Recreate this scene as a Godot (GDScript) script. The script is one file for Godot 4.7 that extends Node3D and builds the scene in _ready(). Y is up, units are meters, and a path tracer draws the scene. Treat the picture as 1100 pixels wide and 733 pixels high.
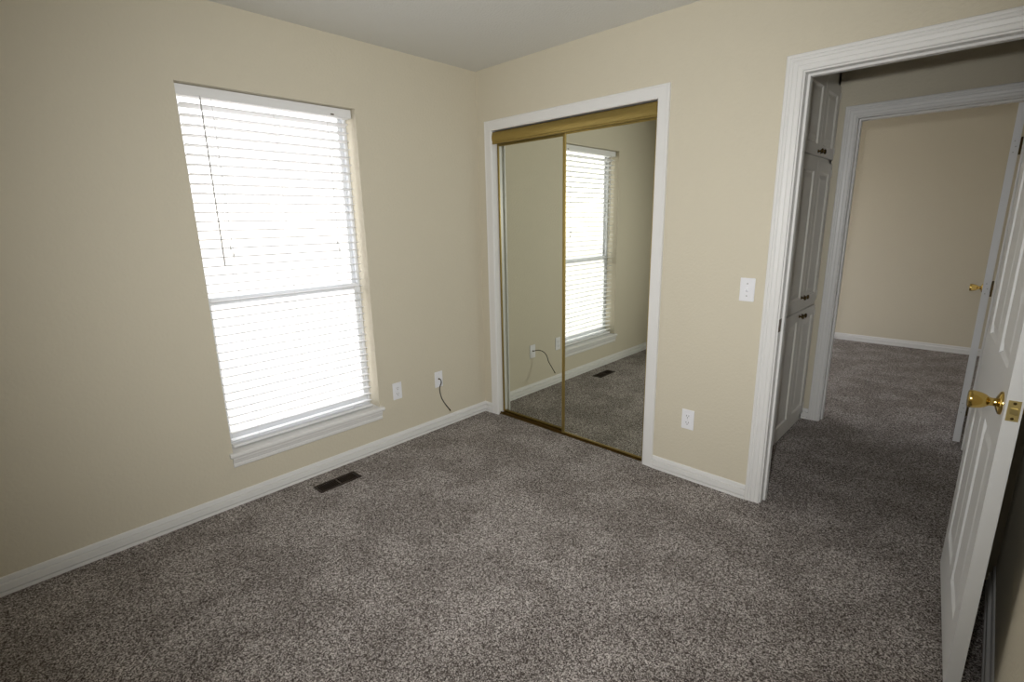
extends Node3D
# Empty carpeted bedroom: window wall at x = 0, closet and door wall at z = 0, hall and far room beyond (z < 0). Metres, y up.

const CEILING_Y := 2.44
const HEAD_Y := 2.041
var M := {}

# ------------------------------------------------------------------ mesh helpers
func mb() -> SurfaceTool:
	var st := SurfaceTool.new()
	st.begin(Mesh.PRIMITIVE_TRIANGLES)
	st.set_smooth_group(-1)
	return st

func tri(st: SurfaceTool, a: Vector3, b: Vector3, c: Vector3, out: Vector3) -> void:
	if (b - a).cross(c - a).dot(out) > 0.0:
		var t := b
		b = c
		c = t
	st.add_vertex(a); st.add_vertex(b); st.add_vertex(c)

func quad(st: SurfaceTool, a: Vector3, b: Vector3, c: Vector3, d: Vector3, out: Vector3) -> void:
	tri(st, a, b, c, out)
	tri(st, a, c, d, out)

# box between two corners with chamfered edges
func bx(st: SurfaceTool, lo: Vector3, hi: Vector3, ch := 0.0) -> void:
	st.set_smooth_group(-1)
	var mid := (lo + hi) * 0.5
	var h := (hi - lo) * 0.5
	ch = minf(ch, minf(h.x, minf(h.y, h.z)) * 0.9)
	for ax in 3:
		for s in [-1.0, 1.0]:
			var u := (ax + 1) % 3
			var v := (ax + 2) % 3
			var p := []
			for k in [[-1, -1], [1, -1], [1, 1], [-1, 1]]:
				var q := Vector3.ZERO
				q[ax] = h[ax] * s
				q[u] = (h[u] - ch) * k[0]
				q[v] = (h[v] - ch) * k[1]
				p.append(mid + q)
			var n := Vector3.ZERO
			n[ax] = s
			quad(st, p[0], p[1], p[2], p[3], n)
	if ch <= 0.0:
		return
	for ax in 3:
		var u := (ax + 1) % 3
		var v := (ax + 2) % 3
		for su in [-1.0, 1.0]:
			for sv in [-1.0, 1.0]:
				var p := []
				for k in [[-1.0, 0], [1.0, 0], [1.0, 1], [-1.0, 1]]:
					var q := Vector3.ZERO
					q[ax] = (h[ax] - ch) * k[0]
					q[u] = (h[u] - (ch if k[1] == 1 else 0.0)) * su
					q[v] = (h[v] - (ch if k[1] == 0 else 0.0)) * sv
					p.append(mid + q)
				var n := Vector3.ZERO
				n[u] = su
				n[v] = sv
				quad(st, p[0], p[1], p[2], p[3], n)
	for sx in [-1.0, 1.0]:
		for sy in [-1.0, 1.0]:
			for sz in [-1.0, 1.0]:
				var s := Vector3(sx, sy, sz)
				tri(st, mid + s * (h - Vector3(0, ch, ch)), mid + s * (h - Vector3(ch, 0, ch)), mid + s * (h - Vector3(ch, ch, 0)), s)

# closed profile (a, b) swept between two stations; each station maps a profile point to a position
func sweep(st: SurfaceTool, prof: Array, from: Callable, to: Callable, group := -1, caps := true) -> void:
	var n := prof.size()
	var ca := Vector3.ZERO
	for p in prof:
		ca += (from.call(p) + to.call(p)) * (0.5 / n)
	st.set_smooth_group(group)
	for i in n:
		var p: Vector2 = prof[i]
		var q: Vector2 = prof[(i + 1) % n]
		var a: Vector3 = from.call(p)
		var b: Vector3 = from.call(q)
		var c: Vector3 = to.call(q)
		var d: Vector3 = to.call(p)
		# outward: the profile runs anticlockwise in (a, b), so its outside is (dq.y, -dq.x)
		var e := (q - p).normalized() * 0.0005
		var m := (p + q) * 0.5
		var o: Vector3 = from.call(m + Vector2(e.y, -e.x)) - from.call(m)
		quad(st, a, b, c, d, o)
	st.set_smooth_group(-1)
	if caps:
		var pts := PackedVector2Array(prof)
		var ids := Geometry2D.triangulate_polygon(pts)
		var dir: Vector3 = to.call(prof[0]) - from.call(prof[0])
		for i in range(0, ids.size(), 3):
			tri(st, from.call(prof[ids[i]]), from.call(prof[ids[i + 1]]), from.call(prof[ids[i + 2]]), -dir)
			tri(st, to.call(prof[ids[i]]), to.call(prof[ids[i + 1]]), to.call(prof[ids[i + 2]]), dir)

# turned shape: profile of (radius, distance along axis)
func lathe(st: SurfaceTool, at: Vector3, axis: Vector3, prof: Array, seg := 24) -> void:
	axis = axis.normalized()
	var u := axis.cross(Vector3.UP if absf(axis.y) < 0.9 else Vector3.RIGHT).normalized()
	var v := axis.cross(u)
	for i in prof.size() - 1:
		var p: Vector2 = prof[i]
		var q: Vector2 = prof[i + 1]
		st.set_smooth_group(i + 1 if absf(p.y - q.y) < 1e-6 else 0)
		for k in seg:
			var t0 := TAU * k / seg
			var t1 := TAU * (k + 1) / seg
			var d0 := u * cos(t0) + v * sin(t0)
			var d1 := u * cos(t1) + v * sin(t1)
			var o := (d0 + d1) * 0.5 * (q.y - p.y) - axis * (q.x - p.x)
			var a := at + d0 * p.x + axis * p.y
			var b := at + d1 * p.x + axis * p.y
			var c := at + d1 * q.x + axis * q.y
			var d := at + d0 * q.x + axis * q.y
			if p.x > 1e-6:
				tri(st, a, b, c, o)
			if q.x > 1e-6:
				tri(st, a, c, d, o)
	st.set_smooth_group(-1)

func tube(st: SurfaceTool, pts: Array, r: float, seg := 10) -> void:
	var rings := []
	for i in pts.size():
		var dir: Vector3 = (pts[mini(i + 1, pts.size() - 1)] - pts[maxi(i - 1, 0)]).normalized()
		var u := dir.cross(Vector3.UP if absf(dir.y) < 0.95 else Vector3.RIGHT).normalized()
		var v := dir.cross(u)
		var ring := []
		for k in seg:
			var t := TAU * k / seg
			ring.append(pts[i] + (u * cos(t) + v * sin(t)) * r)
		rings.append(ring)
	st.set_smooth_group(0)
	for i in rings.size() - 1:
		for k in seg:
			var j := (k + 1) % seg
			var mid: Vector3 = (pts[i] + pts[i + 1]) * 0.5
			quad(st, rings[i][k], rings[i][j], rings[i + 1][j], rings[i + 1][k], (rings[i][k] + rings[i][j] + rings[i + 1][k] + rings[i + 1][j]) * 0.25 - mid)
	st.set_smooth_group(-1)
	for e in [0, rings.size() - 1]:
		var o: Vector3 = pts[e] - pts[1 if e == 0 else rings.size() - 2]
		for k in seg:
			tri(st, pts[e], rings[e][k], rings[e][(k + 1) % seg], o)

func mesh_of(st: SurfaceTool) -> ArrayMesh:
	st.generate_normals()
	return st.commit()

func obj(called: String, st, m: Material, parent: Node3D = self) -> MeshInstance3D:
	var o := MeshInstance3D.new()
	o.name = called
	o.mesh = st if st is Mesh else mesh_of(st)
	o.material_override = null
	for i in o.mesh.get_surface_count():
		o.set_surface_override_material(i, m)
	o.cast_shadow = GeometryInstance3D.SHADOW_CASTING_SETTING_ON
	parent.add_child(o, true)
	return o

func tag(o: Node3D, label: String, category: String, group := "", kind := "") -> Node3D:
	o.set_meta("label", label)
	o.set_meta("category", category)
	if group: o.set_meta("group", group)
	if kind: o.set_meta("kind", kind)
	return o

func base(called: String, at := Vector3.ZERO, turn := Basis.IDENTITY) -> Node3D:
	var o := Node3D.new()
	o.name = called
	o.transform = Transform3D(turn, at)
	add_child(o, true)
	return o

# a slab of wall with rectangular openings; ax = the axis across the wall, holes = [u0, u1, y0, y1]
func wall(called: String, ax: int, t0: float, t1: float, u0: float, u1: float, holes: Array, label: String) -> MeshInstance3D:
	var us := [u0, u1]
	var ys := [0.0, CEILING_Y]
	for h in holes:
		us.append_array([h[0], h[1]])
		ys.append_array([h[2], h[3]])
	us.sort()
	ys.sort()
	var st := mb()
	for i in us.size() - 1:
		for j in ys.size() - 1:
			if us[i + 1] - us[i] < 1e-5 or ys[j + 1] - ys[j] < 1e-5:
				continue
			var cu: float = (us[i] + us[i + 1]) * 0.5
			var cy: float = (ys[j] + ys[j + 1]) * 0.5
			var open := false
			for h in holes:
				if cu > h[0] and cu < h[1] and cy > h[2] and cy < h[3]:
					open = true
			if open:
				continue
			if ax == 0:
				bx(st, Vector3(t0, ys[j], us[i]), Vector3(t1, ys[j + 1], us[i + 1]))
			else:
				bx(st, Vector3(us[i], ys[j], t0), Vector3(us[i + 1], ys[j + 1], t1))
	var o := obj(called, st, M.wall)
	tag(o, label, "wall", "", "structure")
	return o

# ------------------------------------------------------------------ materials
func mat(c: Color, rough := 0.6, metal := 0.0) -> StandardMaterial3D:
	var m := StandardMaterial3D.new()
	m.albedo_color = c
	m.roughness = rough
	m.metallic = metal
	return m

func noise_tex(size: int, freq: float, sd: int, octaves := 3, normal := 0.0) -> NoiseTexture2D:
	var n := FastNoiseLite.new()
	n.noise_type = FastNoiseLite.TYPE_SIMPLEX_SMOOTH
	n.frequency = freq
	n.seed = sd
	n.fractal_octaves = octaves
	var t := NoiseTexture2D.new()
	t.width = size
	t.height = size
	t.seamless = true
	t.noise = n
	if normal > 0.0:
		t.as_normal_map = true
		t.bump_strength = normal
	return t

# flecked cut pile: short yarn ends in four tones, with a height for each yarn end
func carpet_textures() -> Array:
	var n := 1024
	var rng := RandomNumberGenerator.new()
	rng.seed = 4711
	var cells := 300                      # yarn ends along one side of the tile
	var px := PackedFloat32Array()
	var py := PackedFloat32Array()
	var tone := PackedFloat32Array()
	var clump := FastNoiseLite.new()
	clump.noise_type = FastNoiseLite.TYPE_SIMPLEX
	clump.frequency = 0.13
	clump.seed = 5
	for j in cells:
		for i in cells:
			px.append((i + rng.randf()) / cells)
			py.append((j + rng.randf()) / cells)
			tone.append(rng.randf() * 0.86 + 0.14 * (0.5 + 0.5 * clump.get_noise_2d(i, j)))
	var dark := Vector3(60, 53, 49)
	var light := Vector3(238, 231, 227)
	var rgb := PackedByteArray()
	rgb.resize(n * n * 3)
	var hgt := PackedByteArray()
	hgt.resize(n * n)
	for y in n:
		for x in n:
			var fx := (x + 0.5) / n
			var fy := (y + 0.5) / n
			var ci := int(fx * cells)
			var cj := int(fy * cells)
			var best := 9.0
			var id := 0
			for dj in [-1, 0, 1]:
				for di in [-1, 0, 1]:
					var wi := posmod(ci + di, cells)
					var wj := posmod(cj + dj, cells)
					var k := wj * cells + wi
					var dx := px[k] - fx
					var dy := py[k] - fy
					dx -= roundf(dx)
					dy -= roundf(dy)
					var d := dx * dx + dy * dy
					if d < best:
						best = d
						id = k
			var t := tone[id]
			var c := dark.lerp(light, t)
			var at := (y * n + x) * 3
			rgb[at] = int(c.x)
			rgb[at + 1] = int(c.y)
			rgb[at + 2] = int(c.z)
			hgt[y * n + x] = int(clampf(255.0 * (1.0 - sqrt(best) * cells * 0.85), 0, 255))
	var out := []
	out.append(ImageTexture.create_from_image(Image.create_from_data(n, n, false, Image.FORMAT_RGB8, rgb)))
	out.append(ImageTexture.create_from_image(Image.create_from_data(n, n, false, Image.FORMAT_L8, hgt)))
	return out

func materials() -> void:
	M.wall = mat(Color8(213, 205, 185), 0.75)
	M.wall.heightmap_enabled = true
	M.wall.heightmap_texture = noise_tex(512, 0.035, 11, 3)
	M.wall.heightmap_scale = 0.09
	M.wall.uv1_triplanar = true
	M.wall.uv1_world_triplanar = true
	M.wall.uv1_scale = Vector3.ONE * 2.6
	M.ceiling = mat(Color8(226, 225, 220), 0.9)
	M.ceiling.heightmap_enabled = true
	M.ceiling.heightmap_texture = noise_tex(512, 0.05, 21, 3)
	M.ceiling.heightmap_scale = 0.15
	M.ceiling.uv1_triplanar = true
	M.ceiling.uv1_world_triplanar = true
	M.ceiling.uv1_scale = Vector3.ONE * 2.2
	M.trim = mat(Color8(232, 231, 229), 0.38)
	M.door = mat(Color8(230, 231, 232), 0.42)
	M.cabinet = mat(Color8(226, 223, 215), 0.4)
	M.blind = mat(Color8(240, 240, 240), 0.4)
	M.blind.backlight_enabled = true
	M.blind.backlight = Color(0.1, 0.1, 0.1)
	M.cord = mat(Color8(228, 228, 226), 0.8)
	M.wand = mat(Color8(196, 196, 194), 0.35)
	M.vinyl = mat(Color8(226, 228, 230), 0.4)
	M.glass = mat(Color(1, 1, 1, 0.06), 0.02)
	M.glass.transparency = BaseMaterial3D.TRANSPARENCY_ALPHA
	M.mirror = mat(Color8(226, 228, 218), 0.0, 1.0)
	M.gold = mat(Color8(172, 152, 94), 0.42, 1.0)
	M.gold_dark = mat(Color8(120, 98, 54), 0.4, 1.0)
	M.brass = mat(Color8(212, 182, 106), 0.14, 1.0)
	M.brass_plate = mat(Color8(214, 196, 138), 0.32, 0.9)
	M.antique = mat(Color8(92, 76, 48), 0.35, 1.0)
	M.plate = mat(Color8(240, 240, 244), 0.3)
	M.slot = mat(Color8(60, 56, 50), 0.6)
	M.screw = mat(Color8(190, 190, 188), 0.35, 0.6)
	M.vent = mat(Color8(46, 34, 25), 0.5, 0.2)
	M.duct = mat(Color8(150, 152, 154), 0.45, 0.8)
	M.cable = mat(Color8(46, 42, 36), 0.5)
	M.ground = mat(Color8(188, 182, 172), 0.95)
	var ct := carpet_textures()
	M.carpet = mat(Color.WHITE, 1.0)
	M.carpet.albedo_texture = ct[0]
	M.carpet.heightmap_enabled = true
	M.carpet.heightmap_texture = ct[1]
	M.carpet.heightmap_scale = 0.32
	M.carpet.metallic_specular = 0.15
	M.carpet.uv1_triplanar = true
	M.carpet.uv1_world_triplanar = true
	M.carpet.uv1_scale = Vector3.ONE / 1.07
	# brushed patches of pile: irregular, much larger than the flecks
	var patch := noise_tex(512, 0.012, 31, 4)
	var ramp := Gradient.new()
	ramp.set_color(0, Color8(230, 229, 228))
	ramp.set_offset(0, 0.33)
	ramp.set_offset(1, 0.67)
	ramp.set_color(1, Color8(255, 255, 255))
	patch.color_ramp = ramp
	M.carpet.detail_enabled = true
	M.carpet.detail_albedo = patch
	M.carpet.detail_blend_mode = BaseMaterial3D.BLEND_MODE_MUL
	M.carpet.detail_uv_layer = BaseMaterial3D.DETAIL_UV_2
	M.carpet.uv2_triplanar = true
	M.carpet.uv2_world_triplanar = true
	M.carpet.uv2_scale = Vector3.ONE / 2.3

# ------------------------------------------------------------------ mouldings
# profiles run anticlockwise in (out from the inner edge or up, out from the wall)
const BASEBOARD := [Vector2(0, 0), Vector2(0.075, 0), Vector2(0.075, 0.0035), Vector2(0.072, 0.0060), Vector2(0.066, 0.0070), Vector2(0.0575, 0.0080), Vector2(0.0570, 0.0010), Vector2(0.0490, 0.0010), Vector2(0.0487, 0.0150), Vector2(0.0475, 0.0165), Vector2(0.0195, 0.0165), Vector2(0.0190, 0.0070), Vector2(0.0145, 0.0070), Vector2(0.0140, 0.0185), Vector2(0.0125, 0.0195), Vector2(0, 0.0195)]
const CASING := [Vector2(0, 0), Vector2(0.068, 0), Vector2(0.068, 0.014), Vector2(0.065, 0.017), Vector2(0.058, 0.0175), Vector2(0.054, 0.017), Vector2(0.0525, 0.0135), Vector2(0.0505, 0.0135), Vector2(0.049, 0.016), Vector2(0.041, 0.0155), Vector2(0.0395, 0.0125), Vector2(0.0375, 0.0125), Vector2(0.036, 0.0145), Vector2(0.022, 0.0125), Vector2(0.0205, 0.0095), Vector2(0.0185, 0.0095), Vector2(0.017, 0.012), Vector2(0.006, 0.011), Vector2(0.001, 0.009), Vector2(0, 0.006)]
const PLAIN_CASING := [Vector2(0, 0), Vector2(0.066, 0), Vector2(0.066, 0.013), Vector2(0.063, 0.0165), Vector2(0.056, 0.0175), Vector2(0.0535, 0.0155), Vector2(0.010, 0.0145), Vector2(0.003, 0.0125), Vector2(0, 0.008)]

# a baseboard run from a to b along a wall whose room side is n; ma/mb_ = +1 where the end meets an inside corner
func baseboard(called: String, a: Vector3, b: Vector3, n: Vector3, ma: float, mb_: float, label: String) -> void:
	var st := mb()
	var d := (b - a).normalized()
	sweep(st, BASEBOARD, func(p): return a + Vector3.UP * p.x + n * p.y + d * (p.y * ma), func(p): return b + Vector3.UP * p.x + n * p.y - d * (p.y * mb_))
	tag(obj(called, st, M.trim), label, "baseboard", "", "structure")

# casing round an opening in a wall across z: x0, x1, top = its inner edges; z = wall face; s = which way it faces
func casing(parent: Node3D, prof: Array, x0: float, x1: float, top: float, z: float, s: float) -> void:
	var legs := [
		[func(p): return Vector3(x0 - p.x, 0, z + s * p.y), func(p): return Vector3(x0 - p.x, top + p.x, z + s * p.y), "side_casing"],
		[func(p): return Vector3(x0 - p.x, top + p.x, z + s * p.y), func(p): return Vector3(x1 + p.x, top + p.x, z + s * p.y), "head_casing"],
		[func(p): return Vector3(x1 + p.x, 0, z + s * p.y), func(p): return Vector3(x1 + p.x, top + p.x, z + s * p.y), "side_casing"],
	]
	for l in legs:
		var st := mb()
		sweep(st, prof, l[0], l[1])
		obj(l[2], st, M.trim, parent)

# lining boards and door stop; z0 > z1; the stop lies between s0 and s1
func jamb(parent: Node3D, x0: float, x1: float, top: float, z0: float, z1: float, s0: float, s1: float) -> void:
	var t := 0.019
	for side in [-1.0, 1.0]:
		var xa := x0 - t if side < 0 else x1
		var st := mb()
		bx(st, Vector3(xa, 0, z1), Vector3(xa + t, top, z0), 0.0015)
		var o := obj("jamb", st, M.trim, parent)
		if s1 != s0:
			st = mb()
			var sx := x0 if side < 0 else x1 - 0.010
			bx(st, Vector3(sx, 0, s1), Vector3(sx + 0.010, top, s0), 0.002)
			obj("door_stop", st, M.trim, o)
	var hd := mb()
	bx(hd, Vector3(x0 - t, top, z1), Vector3(x1 + t, top + t, z0), 0.0015)
	var h := obj("head_jamb", hd, M.trim, parent)
	if s1 != s0:
		hd = mb()
		bx(hd, Vector3(x0 + 0.010, top - 0.010, s1), Vector3(x1 - 0.010, top, s0), 0.002)
		obj("door_stop", hd, M.trim, h)

# moulded raised panel in the plane z = zf facing s: bevel down, flat channel, slope up to the field
func raised_panel(lo: Vector2, hi: Vector2, zf: float, s: float) -> SurfaceTool:
	var st := mb()
	var rings := [[0.0, 0.0], [0.007, -0.0075], [0.015, -0.0085], [0.042, -0.0015], [0.046, -0.0015]]
	var n := Vector3(0, 0, s)
	for i in rings.size() - 1:
		var a: Array = rings[i]
		var b: Array = rings[i + 1]
		var P := func(r: Array) -> Array:
			var z: float = zf + s * r[1]
			return [Vector3(lo.x + r[0], lo.y + r[0], z), Vector3(hi.x - r[0], lo.y + r[0], z), Vector3(hi.x - r[0], hi.y - r[0], z), Vector3(lo.x + r[0], hi.y - r[0], z)]
		var pa: Array = P.call(a)
		var pb: Array = P.call(b)
		for k in 4:
			quad(st, pa[k], pa[(k + 1) % 4], pb[(k + 1) % 4], pb[k], n)
	var r: Array = rings[-1]
	var z: float = zf + s * r[1]
	quad(st, Vector3(lo.x + r[0], lo.y + r[0], z), Vector3(hi.x - r[0], lo.y + r[0], z), Vector3(hi.x - r[0], hi.y - r[0], z), Vector3(lo.x + r[0], hi.y - r[0], z), n)
	return st

# frame of stiles and rails, x from 0 to w, z from -t to 0, with the given columns and rows left open
func panel_frame(w: float, y0: float, y1: float, t: float, cols: Array, rows: Array) -> SurfaceTool:
	var st := mb()
	var xs := [0.0]
	for c in cols:
		xs.append_array([c[0], c[1]])
	xs.append(w)
	for i in range(0, xs.size(), 2):
		bx(st, Vector3(xs[i], y0, -t), Vector3(xs[i + 1], y1, 0))
	for c in cols:
		var y := y0
		for r in rows + [[y1, y1]]:
			if r[0] - y > 1e-4:
				bx(st, Vector3(c[0], y, -t), Vector3(c[1], r[0], 0))
			y = r[1]
	return st

# six-panel door in its own axes: hinge edge at x = 0, free edge at x = w, faces at z = 0 and z = -0.035
func six_panel_door(called: String, at: Vector3, turn: Basis, w: float, pin: float, label: String) -> Node3D:
	var d := base(called, at, turn)
	tag(d, label, "door", "", "structure")
	var t := 0.035
	var cols := [[0.095, w * 0.5 - 0.048], [w * 0.5 + 0.048, w - 0.095]]
	var rows := [[0.195, 0.80], [1.02, 1.615], [1.715, 1.905]]
	obj("door_slab", panel_frame(w, 0.016, 2.03, t, cols, rows), M.door, d)
	for c in cols:
		for r in rows:
			for s in [1.0, -1.0]:
				obj("raised_panel", raised_panel(Vector2(c[0], r[0]), Vector2(c[1], r[1]), 0.0 if s > 0 else -t, s), M.door, d)
	var ks := w - 0.062
	for s in [1.0, -1.0]:
		var st := mb()
		var zf := 0.0 if s > 0 else -t
		lathe(st, Vector3(ks, 0.93, zf), Vector3(0, 0, s), [Vector2(0.0, 0.0), Vector2(0.0325, 0.0), Vector2(0.0325, 0.003), Vector2(0.031, 0.006), Vector2(0.024, 0.009), Vector2(0.017, 0.012), Vector2(0.0, 0.012)], 32)
		var k := obj("door_knob", st, M.brass, d)
		st = mb()
		lathe(st, Vector3(ks, 0.93, zf), Vector3(0, 0, s), [Vector2(0.0125, 0.011), Vector2(0.0112, 0.018), Vector2(0.0118, 0.025), Vector2(0.0155, 0.030), Vector2(0.0185, 0.034), Vector2(0.0215, 0.041), Vector2(0.0238, 0.050), Vector2(0.0250, 0.058), Vector2(0.0255, 0.066), Vector2(0.0248, 0.069), Vector2(0.0225, 0.0705), Vector2(0.019, 0.0700), Vector2(0.0165, 0.0688), Vector2(0.0, 0.0683)], 32)
		obj("knob_handle", st, M.brass, k)
	# latch plate let into the free edge
	var lp := mb()
	bx(lp, Vector3(w - 0.001, 0.9015, -t * 0.5 - 0.0127), Vector3(w + 0.0012, 0.9585, -t * 0.5 + 0.0127), 0.0006)
	var plate := obj("latch_plate", lp, M.brass_plate, d)
	lp = mb()
	sweep(lp, [Vector2(-0.007, 0), Vector2(0.007, 0), Vector2(0.007, 0.003), Vector2(-0.007, 0.011)], func(p): return Vector3(w + 0.001 + p.y, 0.922, -t * 0.5 + p.x), func(p): return Vector3(w + 0.001 + p.y, 0.938, -t * 0.5 + p.x))
	obj("latch_bolt", lp, M.brass_plate, plate)
	for y in [0.909, 0.951]:
		lp = mb()
		lathe(lp, Vector3(w + 0.001, y, -t * 0.5), Vector3.RIGHT, [Vector2(0.0038, 0), Vector2(0.0034, 0.001), Vector2(0, 0.0014)], 12)
		obj("screw", lp, M.antique, plate)
	# three hinges on the hinge edge
	for y in [0.245, 1.0, 1.80]:
		var hs := mb()
		bx(hs, Vector3(-0.0018, y - 0.044, -t + 0.002), Vector3(0.0006, y + 0.044, -0.006), 0.0005)
		var hg := obj("hinge", hs, M.door, d)
		hs = mb()
		lathe(hs, Vector3(-0.003, y - 0.045, pin), Vector3.UP, [Vector2(0, 0), Vector2(0.005, 0.0), Vector2(0.005, 0.09), Vector2(0.003, 0.094), Vector2(0, 0.095)], 14)
		obj("hinge_barrel", hs, M.antique, hg)
		for dy in [-0.03, 0.0, 0.03]:
			hs = mb()
			lathe(hs, Vector3(-0.0018, y + dy, -t * 0.5 + (0.004 if dy == 0.0 else -0.003)), Vector3.LEFT, [Vector2(0.0035, 0), Vector2(0.003, 0.0008), Vector2(0, 0.001)], 10)
			obj("screw", hs, M.screw, hg)
	return d

# ------------------------------------------------------------------ small wall fittings, built facing +z round the origin
func plate_mesh(w := 0.070, h := 0.1145) -> SurfaceTool:
	var st := mb()
	var a := Vector3(-w / 2, -h / 2, 0)
	var b := Vector3(w / 2, h / 2, 0.0055)
	bx(st, a, b, 0.0028)
	return st

func screw_at(parent: Node3D, p: Vector3, m: Material) -> void:
	var st := mb()
	lathe(st, p, Vector3(0, 0, 1), [Vector2(0.0034, -0.0005), Vector2(0.0032, 0.0006), Vector2(0.002, 0.0011), Vector2(0, 0.0012)], 14)
	var s := obj("screw", st, m, parent)
	st = mb()
	bx(st, p + Vector3(-0.0027, -0.0004, 0.0009), p + Vector3(0.0027, 0.0004, 0.0014))
	obj("slot", st, M.slot, s)

func outlet(at: Vector3, turn: float, label: String) -> void:
	var o := base("power_outlet", at, Basis(Vector3.UP, turn))
	tag(o, label, "outlet", "duplex wall outlets")
	obj("cover_plate", plate_mesh(), M.plate, o)
	for y in [-0.0195, 0.0195]:
		var st := mb()
		var prof := []
		for k in 20:
			var t := TAU * k / 20
			prof.append(Vector2(cos(t) * 0.0172, clampf(sin(t) * 0.0172, -0.0140, 0.0140)))
		sweep(st, prof, func(p): return Vector3(p.x, y + p.y, 0.004), func(p): return Vector3(p.x, y + p.y, 0.0078))
		var f := obj("receptacle", st, M.plate, o)
		for s in [[-0.0064, 0.0036, 0.0042], [0.0064, 0.0036, 0.0034]]:
			st = mb()
			bx(st, Vector3(s[0] - 0.0012, y + s[1] - s[2], 0.0074), Vector3(s[0] + 0.0012, y + s[1] + s[2], 0.0081))
			obj("slot", st, M.slot, f)
		st = mb()
		lathe(st, Vector3(0, y - 0.0075, 0.0075), Vector3(0, 0, 1), [Vector2(0.0026, 0), Vector2(0.0026, 0.0006), Vector2(0, 0.0006)], 12)
		obj("ground_hole", st, M.slot, f)
	screw_at(o, Vector3(0, 0, 0.0058), M.plate)

func toggle_switch(at: Vector3) -> void:
	var o := base("light_switch", at)
	tag(o, "white toggle light switch on the wall beside the bedroom door casing", "switch")
	obj("cover_plate", plate_mesh(), M.plate, o)
	var st := mb()
	bx(st, Vector3(-0.0052, -0.012, 0.005), Vector3(0.0052, 0.012, 0.0062), 0.0004)
	obj("toggle_collar", st, M.plate, o)
	st = mb()
	sweep(st, [Vector2(-0.0100, 0.0055), Vector2(0.0095, 0.0055), Vector2(0.0045, 0.0175), Vector2(-0.0005, 0.0185)], func(p): return Vector3(-0.0043, -p.x, p.y), func(p): return Vector3(0.0043, -p.x, p.y))
	obj("toggle", st, M.plate, o)
	for y in [-0.030, 0.030]:
		screw_at(o, Vector3(0, y, 0.0058), M.screw)

# ------------------------------------------------------------------ window and blind
func window_unit(called: String, label: String, x_out: float, z0: float, z1: float, y0: float, y1: float) -> void:
	var w := base(called)
	tag(w, label, "window", "", "structure")
	var xa := x_out
	var xb := x_out + 0.045
	var f := 0.018
	var mid := (y0 + y1) * 0.5 - 0.115
	for r in [[z0, z0 + f, y0, y1], [z1 - f, z1, y0, y1], [z0 + f, z1 - f, y0, y0 + f], [z0 + f, z1 - f, y1 - f, y1]]:
		var st := mb()
		bx(st, Vector3(xa, r[2], r[0]), Vector3(xb, r[3], r[1]), 0.002)
		obj("window_frame", st, M.vinyl, w)
	# upper and lower sash: stiles, rails and a pane each
	for s in [[mid - 0.02, y1 - f, xa + 0.004, xa + 0.020, 0.018], [y0 + f, mid + 0.02, xa + 0.022, xa + 0.040, 0.04]]:
		var st := mb()
		var a := z0 + f
		var b := z1 - f
		var g := 0.022
		bx(st, Vector3(s[2], s[0], a), Vector3(s[3], s[1], a + g), 0.002)
		bx(st, Vector3(s[2], s[0], b - g), Vector3(s[3], s[1], b), 0.002)
		bx(st, Vector3(s[2], s[0], a + g), Vector3(s[3], s[0] + 0.04, b - g), 0.002)
		bx(st, Vector3(s[2], s[1] - s[4], a + g), Vector3(s[3], s[1], b - g), 0.002)
		var sash := obj("sash", st, M.vinyl, w)
		st = mb()
		var xm: float = (s[2] + s[3]) * 0.5
		bx(st, Vector3(xm - 0.0004, s[0] + 0.04, a + g), Vector3(xm + 0.0004, s[1] - s[4], b - g))
		obj("pane", st, M.glass, sash)

func slat_mesh(len_: float) -> ArrayMesh:
	var st := mb()
	var prof := []
	var hw := 0.025
	for k in 7:
		var u := -hw + 2.0 * hw * k / 6.0
		prof.append(Vector2(u, -0.0017 + 0.0016 * (1.0 - (u / hw) * (u / hw))))
	for k in 7:
		var u := hw - 2.0 * hw * k / 6.0
		prof.append(Vector2(u, 0.0017 + 0.0016 * (1.0 - (u / hw) * (u / hw))))
	sweep(st, prof, func(p): return Vector3(p.x, p.y, -len_ / 2), func(p): return Vector3(p.x, p.y, len_ / 2))
	return mesh_of(st)

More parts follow.
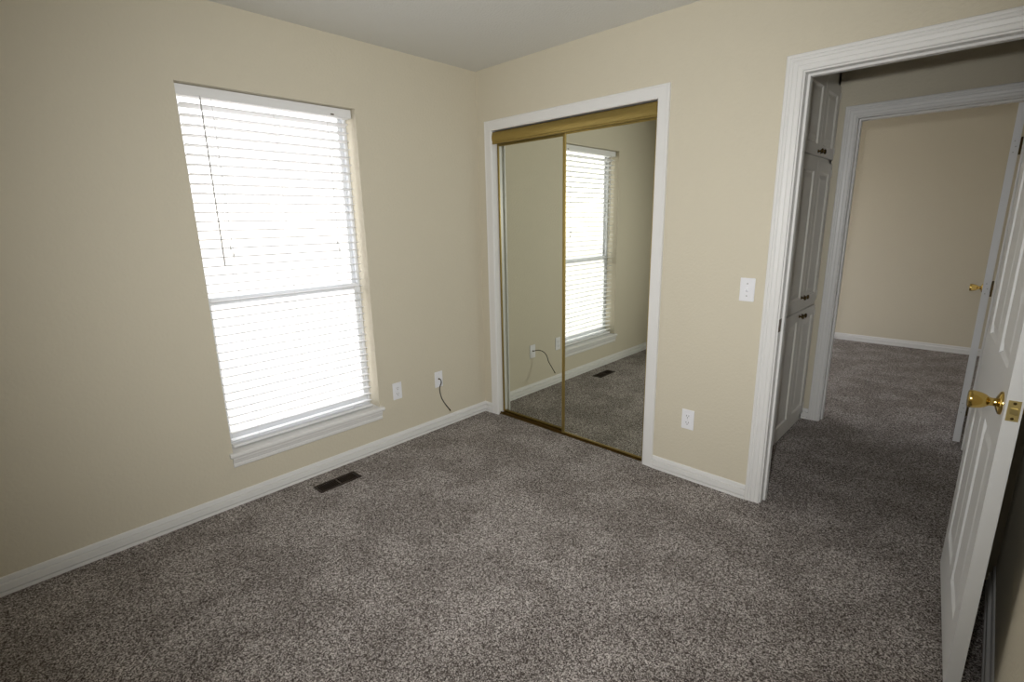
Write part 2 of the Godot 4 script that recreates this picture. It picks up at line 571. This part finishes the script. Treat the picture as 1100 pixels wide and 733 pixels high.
func blind(called: String, label: String, xf: float, z0: float, z1: float, ytop: float, ybot: float, tilt: float, wand: bool) -> void:
	var b := base(called, Vector3(0, ybot, 0))
	tag(b, label, "blind")
	var xc := xf - 0.0275
	var Y := Vector3(0, -ybot, 0)
	var st := mb()
	bx(st, Vector3(xf - 0.055, ytop - 0.046, z0 - 0.020) + Y, Vector3(xf, ytop, z1 + 0.014) + Y, 0.002)
	obj("headrail", st, M.blind, b)
	st = mb()
	bx(st, Vector3(xc - 0.026, ybot, z0 + 0.002) + Y, Vector3(xc + 0.026, ybot + 0.016, z1 - 0.002) + Y, 0.003)
	obj("bottom_rail", st, M.blind, b)
	var sm := slat_mesh(z1 - z0 - 0.004)
	var pitch := 0.0436
	var y := ytop - 0.046 - 0.038
	var ys := []
	while y > ybot + 0.030:
		var s := obj("slat", sm, M.blind, b)
		s.transform = Transform3D(Basis(Vector3.BACK, tilt + (0.16 if ys.is_empty() else 0.0)), Vector3(xc, y - ybot, (z0 + z1) * 0.5))
		ys.append(y)
		y -= pitch
	for zc in [z1 - 0.135, (z0 + z1) * 0.5, z0 + 0.130]:
		for dx in [-0.0268, 0.0268]:
			st = mb()
			tube(st, [Vector3(xc + dx, ybot + 0.016, zc) + Y, Vector3(xc + dx, ytop - 0.044, zc) + Y], 0.0008, 6)
			obj("ladder_cord", st, M.cord, b)
	if wand:
		st = mb()
		var zw := z1 - 0.086
		tube(st, [Vector3(xf + 0.008, ytop - 0.050, zw) + Y, Vector3(xf + 0.010, ytop - 0.82, zw) + Y], 0.0035, 8)
		var wd := obj("tilt_wand", st, M.wand, b)
		st = mb()
		tube(st, [Vector3(xf - 0.004, ytop - 0.040, zw) + Y, Vector3(xf + 0.008, ytop - 0.044, zw) + Y, Vector3(xf + 0.008, ytop - 0.056, zw) + Y], 0.0016, 6)
		obj("wand_hook", st, M.screw, wd)
		for zc in [z1 - 0.135, z0 + 0.130]:
			for k in 2:
				st = mb()
				lathe(st, Vector3(xf + 0.004, ytop - 0.78 + 0.035 * k, zc + 0.01 * k) + Y, Vector3.UP, [Vector2(0, 0), Vector2(0.0045, 0.0), Vector2(0.004, 0.010), Vector2(0.002, 0.020), Vector2(0, 0.020)], 10)
				var tassel := obj("cord_tassel", st, M.cord, b)
				st = mb()
				tube(st, [Vector3(xf + 0.004, ytop - 0.76 + 0.035 * k, zc + 0.01 * k) + Y, Vector3(xf + 0.002, ytop - 0.044, zc) + Y], 0.0006, 5)
				obj("lift_cord", st, M.cord, tassel)
		st = mb()
		bx(st, Vector3(xf - 0.0005, ytop - 0.040, z0 + 0.085) + Y, Vector3(xf + 0.0012, ytop - 0.033, z0 + 0.105) + Y, 0.0004)
		obj("cord_lock", st, M.antique, b)

# ------------------------------------------------------------------ sliding mirror door, x0..x1 at depth z (front face)
func mirror_door(x0: float, x1: float, y0: float, y1: float, z: float, label: String, pull: float) -> void:
	var d := base("sliding_mirror", Vector3((x0 + x1) / 2, y0, z))
	tag(d, label, "closet mirror", "sliding mirrors of the closet")
	var w := (x1 - x0) / 2
	var h := y1 - y0
	var st := mb()
	bx(st, Vector3(-w + 0.006, 0.006, -0.012), Vector3(w - 0.006, h - 0.006, -0.003), 0.0)
	obj("mirror_pane", st, M.mirror, d)
	for s in [-1.0, 1.0]:
		var sw := 0.024 if s == pull else 0.013
		st = mb()
		var xa := -w if s < 0 else w - sw
		sweep(st, [Vector2(0, -0.018), Vector2(sw, -0.018), Vector2(sw, -0.001), Vector2(sw * 0.85, 0.003), Vector2(sw * 0.5, 0.0045), Vector2(sw * 0.15, 0.003), Vector2(0, -0.001)], func(p): return Vector3(xa + p.x, 0, p.y), func(p): return Vector3(xa + p.x, h, p.y))
		obj("stile", st, M.gold, d)
	st = mb()
	bx(st, Vector3(-w + 0.011, 0.0, -0.016), Vector3(w - 0.011, 0.011, 0.001), 0.001)
	obj("bottom_rail", st, M.gold, d)
	st = mb()
	bx(st, Vector3(-w + 0.011, h - 0.036, -0.016), Vector3(w - 0.011, h, 0.001), 0.001)
	obj("top_rail", st, M.gold, d)

# ------------------------------------------------------------------
func _ready() -> void:
	# camera
	var cam := Camera3D.new()
	cam.name = "camera"
	cam.fov = 68.323
	cam.near = 0.02
	cam.far = 300.0
	var fw := Vector3(-0.6708773, -0.23074084, -0.70475691)
	var right := Vector3(0.72723232, -0.01874385, -0.68613543)
	var up := Vector3(-0.14510961, 0.97283469, -0.18037702)
	cam.transform = Transform3D(Basis(right, up, -fw).orthonormalized(), Vector3(2.7418, 1.4424, 2.5655))
	add_child(cam)
	cam.current = true
	# sky and exposure
	var env := Environment.new()
	env.background_mode = Environment.BG_SKY
	var sky := Sky.new()
	var sm := ProceduralSkyMaterial.new()
	sm.sky_top_color = Color(0.96, 0.97, 1.0)
	sm.sky_horizon_color = Color(1.0, 0.98, 0.95)
	sm.ground_horizon_color = Color(0.92, 0.90, 0.87)
	sm.ground_bottom_color = Color(0.72, 0.70, 0.67)
	sm.sky_energy_multiplier = 1.0
	sky.sky_material = sm
	env.sky = sky
	env.background_energy_multiplier = 4.1
	env.ambient_light_source = Environment.AMBIENT_SOURCE_DISABLED
	env.tonemap_mode = Environment.TONE_MAPPER_LINEAR
	env.tonemap_exposure = 1.0
	env.sdfgi_enabled = true
	env.ssao_enabled = true
	env.ssil_enabled = true
	var we := WorldEnvironment.new()
	we.name = "environment"
	we.environment = env
	add_child(we)
	# the photographer's flash: its shadows on the door heads, the hall wall and (by way of the mirrors) the window wall all point to a small source just above the lens
	var flash := SpotLight3D.new()
	flash.name = "flash_light"
	flash.light_color = Color(0.985, 0.988, 0.985)
	flash.light_energy = 4.7
	flash.light_size = 0.03
	flash.spot_range = 20.0
	flash.spot_attenuation = 2.0
	flash.spot_angle = 59.0
	flash.spot_angle_attenuation = 1.0
	flash.shadow_enabled = true
	flash.position = Vector3(2.665, 1.570, 2.571)
	flash.basis = Basis(right, up, -fw).orthonormalized().rotated(right.normalized(), deg_to_rad(4.0)).rotated(Vector3.UP, deg_to_rad(-1.5))   # turned a little up and to the right of the lens
	add_child(flash)

	materials()
	shell()
	trims()
	doors()
	closet()
	windows()
	cabinet()
	fittings()

func shell() -> void:
	var st := mb()
	# carpeted floor with the register's opening cut out
	var vx := [0.186 - 0.039, 0.186 + 0.039]
	var vz := [1.357 - 0.118, 1.357 + 0.118]
	bx(st, Vector3(-0.02, -0.1, -4.6), Vector3(4.5, 0, vz[0]))
	bx(st, Vector3(-0.02, -0.1, vz[1]), Vector3(4.5, 0, 3.25))
	bx(st, Vector3(-0.02, -0.1, vz[0]), Vector3(vx[0], 0, vz[1]))
	bx(st, Vector3(vx[1], -0.1, vz[0]), Vector3(4.5, 0, vz[1]))
	tag(obj("floor", st, M.carpet), "brown and grey flecked cut pile carpet", "carpet", "", "structure")
	st = mb()
	bx(st, Vector3(-0.16, CEILING_Y, -4.6), Vector3(4.5, CEILING_Y + 0.12, 3.25))
	tag(obj("ceiling", st, M.ceiling), "off-white lightly textured ceiling", "ceiling", "", "structure")
	wall("wall_left", 0, -0.16, 0.0, -1.41, 3.1, [[0.937, 1.820, 0.268, 2.081]], "beige painted bedroom wall with the window")
	wall("wall_back", 2, -0.11, 0.0, 0.0, 4.4, [[0.121, 1.392, 0.0, 2.057], [2.032, 2.822, 0.0, HEAD_Y + 0.019]], "beige painted bedroom wall with the mirrored closet")
	wall("wall_right", 0, 2.93, 3.05, 0.0, 3.1, [], "beige painted bedroom wall behind the open door")
	wall("wall_front", 2, 3.1, 3.22, -0.16, 3.05, [], "beige painted bedroom wall facing the closet")
	wall("wall_hall", 2, -1.54, -1.41, -0.16, 4.4, [[1.983, 2.801, 0.0, HEAD_Y + 0.019]], "beige painted hall wall with the far doorway")
	wall("wall_hall_end", 0, 4.4, 4.5, -1.54, 0.0, [], "beige painted wall at the end of the hall")
	wall("wall_closet", 2, -0.80, -0.70, 0.0, 1.42, [], "painted back wall of the closet")
	wall("wall_hall_left", 0, 1.42, 1.50, -1.41, -0.11, [], "painted wall between closet and hall cabinet")
	wall("wall_hall_side", 0, 1.50, 1.885, -0.595, -0.11, [], "beige painted wall between bedroom doorway and hall cabinet")
	wall("wall_far", 2, -4.52, -4.40, -0.16, 4.4, [], "beige painted wall of the room across the hall")
	wall("wall_far_left", 0, -0.16, 0.0, -4.40, -1.54, [[-4.35, -1.90, 0.268, 2.081]], "beige window wall of the room across the hall")
	wall("wall_far_right", 0, 3.9, 4.0, -4.40, -1.54, [], "beige right wall of the room across the hall")
	st = mb()
	bx(st, Vector3(-60, -0.55, -40), Vector3(-0.16, -0.45, 40))
	tag(obj("ground_outside", st, M.ground), "pale sunlit ground outside the window", "ground", "", "structure")

func trims() -> void:
	baseboard("baseboard_left", Vector3(0, 0, 0), Vector3(0, 0, 3.1), Vector3.RIGHT, 1, 1, "white grooved baseboard under the window")
	baseboard("baseboard_back", Vector3(0, 0, 0), Vector3(0.087, 0, 0), Vector3.BACK, 1, 0, "short white baseboard between corner and closet casing")
	baseboard("baseboard_back", Vector3(1.441, 0, 0), Vector3(1.976, 0, 0), Vector3.BACK, 0, 0, "white grooved baseboard between closet and bedroom door")
	baseboard("baseboard_right", Vector3(2.93, 0, 0), Vector3(2.93, 0, 3.1), Vector3.LEFT, 1, 1, "white grooved baseboard behind the open bedroom door")
	baseboard("baseboard_front", Vector3(0, 0, 3.1), Vector3(2.93, 0, 3.1), Vector3.FORWARD, 1, 1, "white grooved baseboard facing the closet")
	baseboard("baseboard_hall", Vector3(1.885, 0, -1.41), Vector3(1.929, 0, -1.41), Vector3.BACK, 0, 0, "short white baseboard between cabinet and far door casing")
	baseboard("baseboard_hall", Vector3(2.857, 0, -1.41), Vector3(4.4, 0, -1.41), Vector3.BACK, 0, 0, "white baseboard along the hall past the far door")
	baseboard("baseboard_far", Vector3(0, 0, -4.40), Vector3(3.9, 0, -4.40), Vector3.BACK, 1, 1, "white baseboard of the room across the hall")
	var t := base("trim_1")
	tag(t, "plain white casing around the mirrored closet", "door trim", "", "structure")
	casing(t, PLAIN_CASING, 0.153, 1.375, HEAD_Y + 0.002, 0.0, 1.0)
	jamb(t, 0.140, 1.373, HEAD_Y + 0.004, 0.0, -0.115, 0, 0)
	t = base("trim_2")
	tag(t, "white fluted casing around the bedroom doorway", "door trim", "", "structure")
	casing(t, CASING, 2.044, 2.810, HEAD_Y + 0.003, 0.0, 1.0)
	casing(t, CASING, 2.044, 2.810, HEAD_Y + 0.003, -0.11, -1.0)
	jamb(t, 2.051, 2.803, HEAD_Y - 0.004, 0.0, -0.11, -0.040, -0.075)
	var st := mb()
	bx(st, Vector3(2.0505, 0.905, -0.032), Vector3(2.0522, 0.968, 0.001), 0.0005)
	obj("strike_plate", st, M.antique, t)
	t = base("trim_3")
	tag(t, "white fluted casing around the doorway across the hall", "door trim", "", "structure")
	casing(t, CASING, 1.997, 2.788, HEAD_Y + 0.003, -1.41, 1.0)
	casing(t, CASING, 1.997, 2.788, HEAD_Y + 0.003, -1.54, -1.0)
	jamb(t, 2.002, 2.782, HEAD_Y - 0.004, -1.41, -1.54, -1.455, -1.49)

func doors() -> void:
	var dir := Vector3(0.0745, 0, 0.9972).normalized()
	six_panel_door("door_1", Vector3(2.768, 0, 0.008), Basis(dir, Vector3.UP, dir.cross(Vector3.UP)), 0.748, -0.039, "white six panel bedroom door standing open with brass knob")
	var d2 := Vector3(0.0, 0, -1.0)
	six_panel_door("door_2", Vector3(2.760, 0, -1.549), Basis(d2, Vector3.UP, d2.cross(Vector3.UP)), 0.755, 0.006, "white door open into the room across the hall, seen edge on")

func closet() -> void:
	mirror_door(0.742, 1.371, 0.015, 1.985, -0.016, "mirrored sliding closet door in front, reflecting the window", -1.0)
	mirror_door(0.143, 0.772, 0.015, 1.985, -0.053, "mirrored sliding closet door set behind its neighbour, in the corner", 1.0)
	var t := base("closet_track", Vector3(0.757, 0, 0))
	tag(t, "gold metal valance and floor track of the mirrored closet doors", "closet track")
	var st := mb()
	var prof := [Vector2(-0.007, 1.958), Vector2(0.001, 1.958), Vector2(0.004, 1.961), Vector2(0.0045, 1.967), Vector2(0.002, 1.971), Vector2(0.0045, 1.977), Vector2(0.0075, 1.986), Vector2(0.0085, 1.997), Vector2(0.0075, 2.010), Vector2(0.0045, 2.022), Vector2(0.000, 2.031), Vector2(-0.004, 2.036), Vector2(-0.007, 2.036)]
	sweep(st, prof, func(p): return Vector3(-0.616, p.y, p.x), func(p): return Vector3(0.615, p.y, p.x))
	obj("valance", st, M.gold, t)
	st = mb()
	bx(st, Vector3(-0.616, 1.99, -0.080), Vector3(0.615, 2.036, -0.0075))
	obj("top_track", st, M.gold_dark, t)
	for z in [-0.025, -0.062]:
		st = mb()
		bx(st, Vector3(-0.616, 0.0, z - 0.012), Vector3(0.615, 0.004, z + 0.012), 0.001)
		bx(st, Vector3(-0.616, 0.004, z - 0.0015), Vector3(0.615, 0.0145, z + 0.0015))
		obj("floor_track", st, M.gold_dark, t)

func windows() -> void:
	window_unit("window_1", "white single hung window behind the blind", -0.155, 0.937, 1.820, 0.295, 2.081)
	window_unit("window_2", "window of the room across the hall", -0.155, -4.35, -1.90, 0.268, 2.081)
	# stool and apron
	var t := base("window_stool")
	tag(t, "white moulded window sill with apron under the blind", "window sill", "", "structure")
	t.name = "trim_4"
	var st := mb()
	bx(st, Vector3(-0.115, 0.268, 0.938), Vector3(0.0, 0.293, 1.819))
	sweep(st, [Vector2(0.0, 0.268), Vector2(0.022, 0.268), Vector2(0.027, 0.272), Vector2(0.029, 0.280), Vector2(0.027, 0.289), Vector2(0.022, 0.293), Vector2(0.0, 0.293)], func(p): return Vector3(p.x, p.y, 0.917), func(p): return Vector3(p.x, p.y, 1.838))
	obj("stool", st, M.trim, t)
	st = mb()
	sweep(st, [Vector2(0.0, 0.212), Vector2(0.009, 0.212), Vector2(0.013, 0.217), Vector2(0.013, 0.232), Vector2(0.010, 0.235), Vector2(0.015, 0.241), Vector2(0.0165, 0.250), Vector2(0.020, 0.258), Vector2(0.020, 0.268), Vector2(0.0, 0.268)], func(p): return Vector3(p.x, p.y, 0.930), func(p): return Vector3(p.x, p.y, 1.826))
	obj("apron", st, M.trim, t)
	blind("slat_blind", "white two inch slat blind lowered over the window", -0.036, 0.963, 1.801, 2.078, 0.300, deg_to_rad(6.0), true)

func cabinet() -> void:
	# own axes: x runs along the front towards the bedroom, -z out into the hall
	var c := base("linen_cabinet", Vector3(1.885, 0, -1.395), Basis(Vector3(0, 0, 1), Vector3.UP, Vector3(-1, 0, 0)))
	tag(c, "white built-in linen cabinet with panelled doors in the hall", "cabinet")
	var w := 0.80
	var st := mb()
	bx(st, Vector3(0.0, 0.0, 0.02), Vector3(w, 2.438, 0.380))
	obj("carcass", st, M.cabinet, c)
	st = mb()
	for y in [[0.0, 0.075], [0.845, 0.885], [1.757, 1.797], [2.215, 2.438]]:
		bx(st, Vector3(0.0, y[0], 0.0), Vector3(w, y[1], 0.021), 0.001)
	for x in [[0.0, 0.060], [0.735, w]]:
		bx(st, Vector3(x[0], 0.0, 0.0), Vector3(x[1], 2.438, 0.0205))
	obj("face_frame", st, M.cabinet, c)
	for r in [[0.066, 0.852, 0.822], [0.878, 1.764, 0.942], [1.790, 2.224, 1.814]]:
		for col in [[0.050, 0.396, true], [0.399, 0.745, false]]:
			var dw: float = col[1] - col[0]
			var d := Node3D.new()
			d.name = "cabinet_door"
			c.add_child(d, true)
			d.transform = Transform3D(Basis(Vector3(-1, 0, 0), Vector3.UP, Vector3(0, 0, -1)), Vector3(col[1], 0, -0.018))
			var cols := [[0.060, dw - 0.060]]
			var open := [[r[0] + 0.062, r[1] - 0.062]]
			obj("door_frame", panel_frame(dw, r[0], r[1], 0.018, cols, open), M.cabinet, d)
			obj("raised_panel", raised_panel(Vector2(cols[0][0], open[0][0]), Vector2(cols[0][1], open[0][1]), 0.0, 1.0), M.cabinet, d)
			var kx: float = 0.030 if col[2] else dw - 0.030
			st = mb()
			lathe(st, Vector3(kx, r[2], 0), Vector3(0, 0, 1), [Vector2(0, 0), Vector2(0.011, 0), Vector2(0.010, 0.002), Vector2(0.0055, 0.005), Vector2(0.005, 0.012), Vector2(0.010, 0.016), Vector2(0.0145, 0.020), Vector2(0.0145, 0.024), Vector2(0.010, 0.028), Vector2(0, 0.029)], 18)
			obj("knob", st, M.antique, d)
			for hy in [r[0] + 0.055, r[1] - 0.055]:
				st = mb()
				var hx: float = dw if col[2] else 0.0
				bx(st, Vector3(hx - 0.006, hy - 0.020, -0.004), Vector3(hx + 0.006, hy + 0.020, 0.004), 0.002)
				obj("hinge", st, M.cabinet if col[2] else M.antique, d)

func fittings() -> void:
	outlet(Vector3(1.640, 0.354, 0.0), 0.0, "white duplex outlet on the wall between closet and doorway")
	outlet(Vector3(0.0, 0.366, 0.799), PI / 2, "white duplex outlet on the window wall beside the sill")
	toggle_switch(Vector3(1.894, 1.098, 0.0))
	# cable plate and its loose cable
	var o := base("cable_plate", Vector3(0, 0.362, 0.452), Basis(Vector3.UP, PI / 2))
	tag(o, "white cover plate with a dark cable coming out of it", "wall plate")
	obj("cover_plate", plate_mesh(), M.plate, o)
	var st := mb()
	lathe(st, Vector3(0, 0.004, 0.005), Vector3(0, 0, 1), [Vector2(0.0065, 0), Vector2(0.0065, 0.002), Vector2(0.0045, 0.003), Vector2(0.0045, 0.010), Vector2(0, 0.010)], 14)
	obj("connector", st, M.antique, o)
	for y in [-0.042, 0.042]:
		screw_at(o, Vector3(0, y, 0.0058), M.plate)
	st = mb()
	var cv := Curve3D.new()
	cv.bake_interval = 0.006
	var route := [Vector3(0.012, 0.366, 0.452), Vector3(0.050, 0.376, 0.473), Vector3(0.083, 0.366, 0.493), Vector3(0.098, 0.330, 0.522), Vector3(0.118, 0.276, 0.527), Vector3(0.150, 0.238, 0.525), Vector3(0.190, 0.200, 0.517)]
	for k in route.size():
		var tn: Vector3 = (route[mini(k + 1, route.size() - 1)] - route[maxi(k - 1, 0)]) / 6.0
		cv.add_point(route[k], -tn, tn)
	tube(st, Array(cv.get_baked_points()), 0.0034, 8)
	var cab := obj("coaxial_cord", st, M.cable)
	tag(cab, "short dark cable sticking out of its wall plate", "cable")
	st = mb()
	lathe(st, Vector3(0.190, 0.200, 0.517), Vector3(0.040, -0.038, -0.008), [Vector2(0.0045, -0.004), Vector2(0.0045, 0.010), Vector2(0.001, 0.010), Vector2(0.001, 0.016), Vector2(0, 0.016)], 10)
	obj("cord_end", st, M.antique, cab)
	# floor register
	var v := base("heat_register", Vector3(0.186, 0.0, 1.357))
	tag(v, "dark brown metal floor register in the carpet under the window", "floor vent")
	var hw := 0.0475
	var hl := 0.126
	st = mb()
	for r in [[-hw, -hw + 0.010, -hl, hl], [hw - 0.010, hw, -hl, hl], [-hw + 0.010, hw - 0.010, -hl, -hl + 0.012], [-hw + 0.010, hw - 0.010, hl - 0.012, hl]]:
		bx(st, Vector3(r[0], 0.0, r[2]), Vector3(r[1], 0.007, r[3]), 0.002)
	obj("frame", st, M.vent, v)
	# sheet metal duct boot under the register, open at the top
	st = mb()
	var dx := hw - 0.0085
	var dz := hl - 0.008
	for q in [[-dx - 0.001, -dx, -dz, dz], [dx, dx + 0.001, -dz, dz], [-dx, dx, -dz - 0.001, -dz], [-dx, dx, dz, dz + 0.001]]:
		bx(st, Vector3(q[0], -0.40, q[2]), Vector3(q[1], -0.0005, q[3]))
	bx(st, Vector3(-dx - 0.001, -0.401, -dz - 0.001), Vector3(dx + 0.001, -0.40, dz + 0.001))
	obj("duct_boot", st, M.duct, v)
	st = mb()
	bx(st, Vector3(-hw + 0.010, -0.012, -0.006), Vector3(hw - 0.010, 0.0062, 0.006), 0.001)
	obj("centre_bar", st, M.vent, v)
	st = mb()
	bx(st, Vector3(-hw + 0.009, -0.014, -0.0016), Vector3(hw - 0.009, 0.0058, 0.0016), 0.0005)
	var bar := mesh_of(st)
	for k in 18:
		var z := (-hl + 0.012) + (k % 9 + 0.75) * 0.0112 if k < 9 else 0.006 + (k % 9 + 0.75) * 0.0112
		var s := obj("louver", bar, M.vent, v)
		s.position = Vector3(0, 0, z)
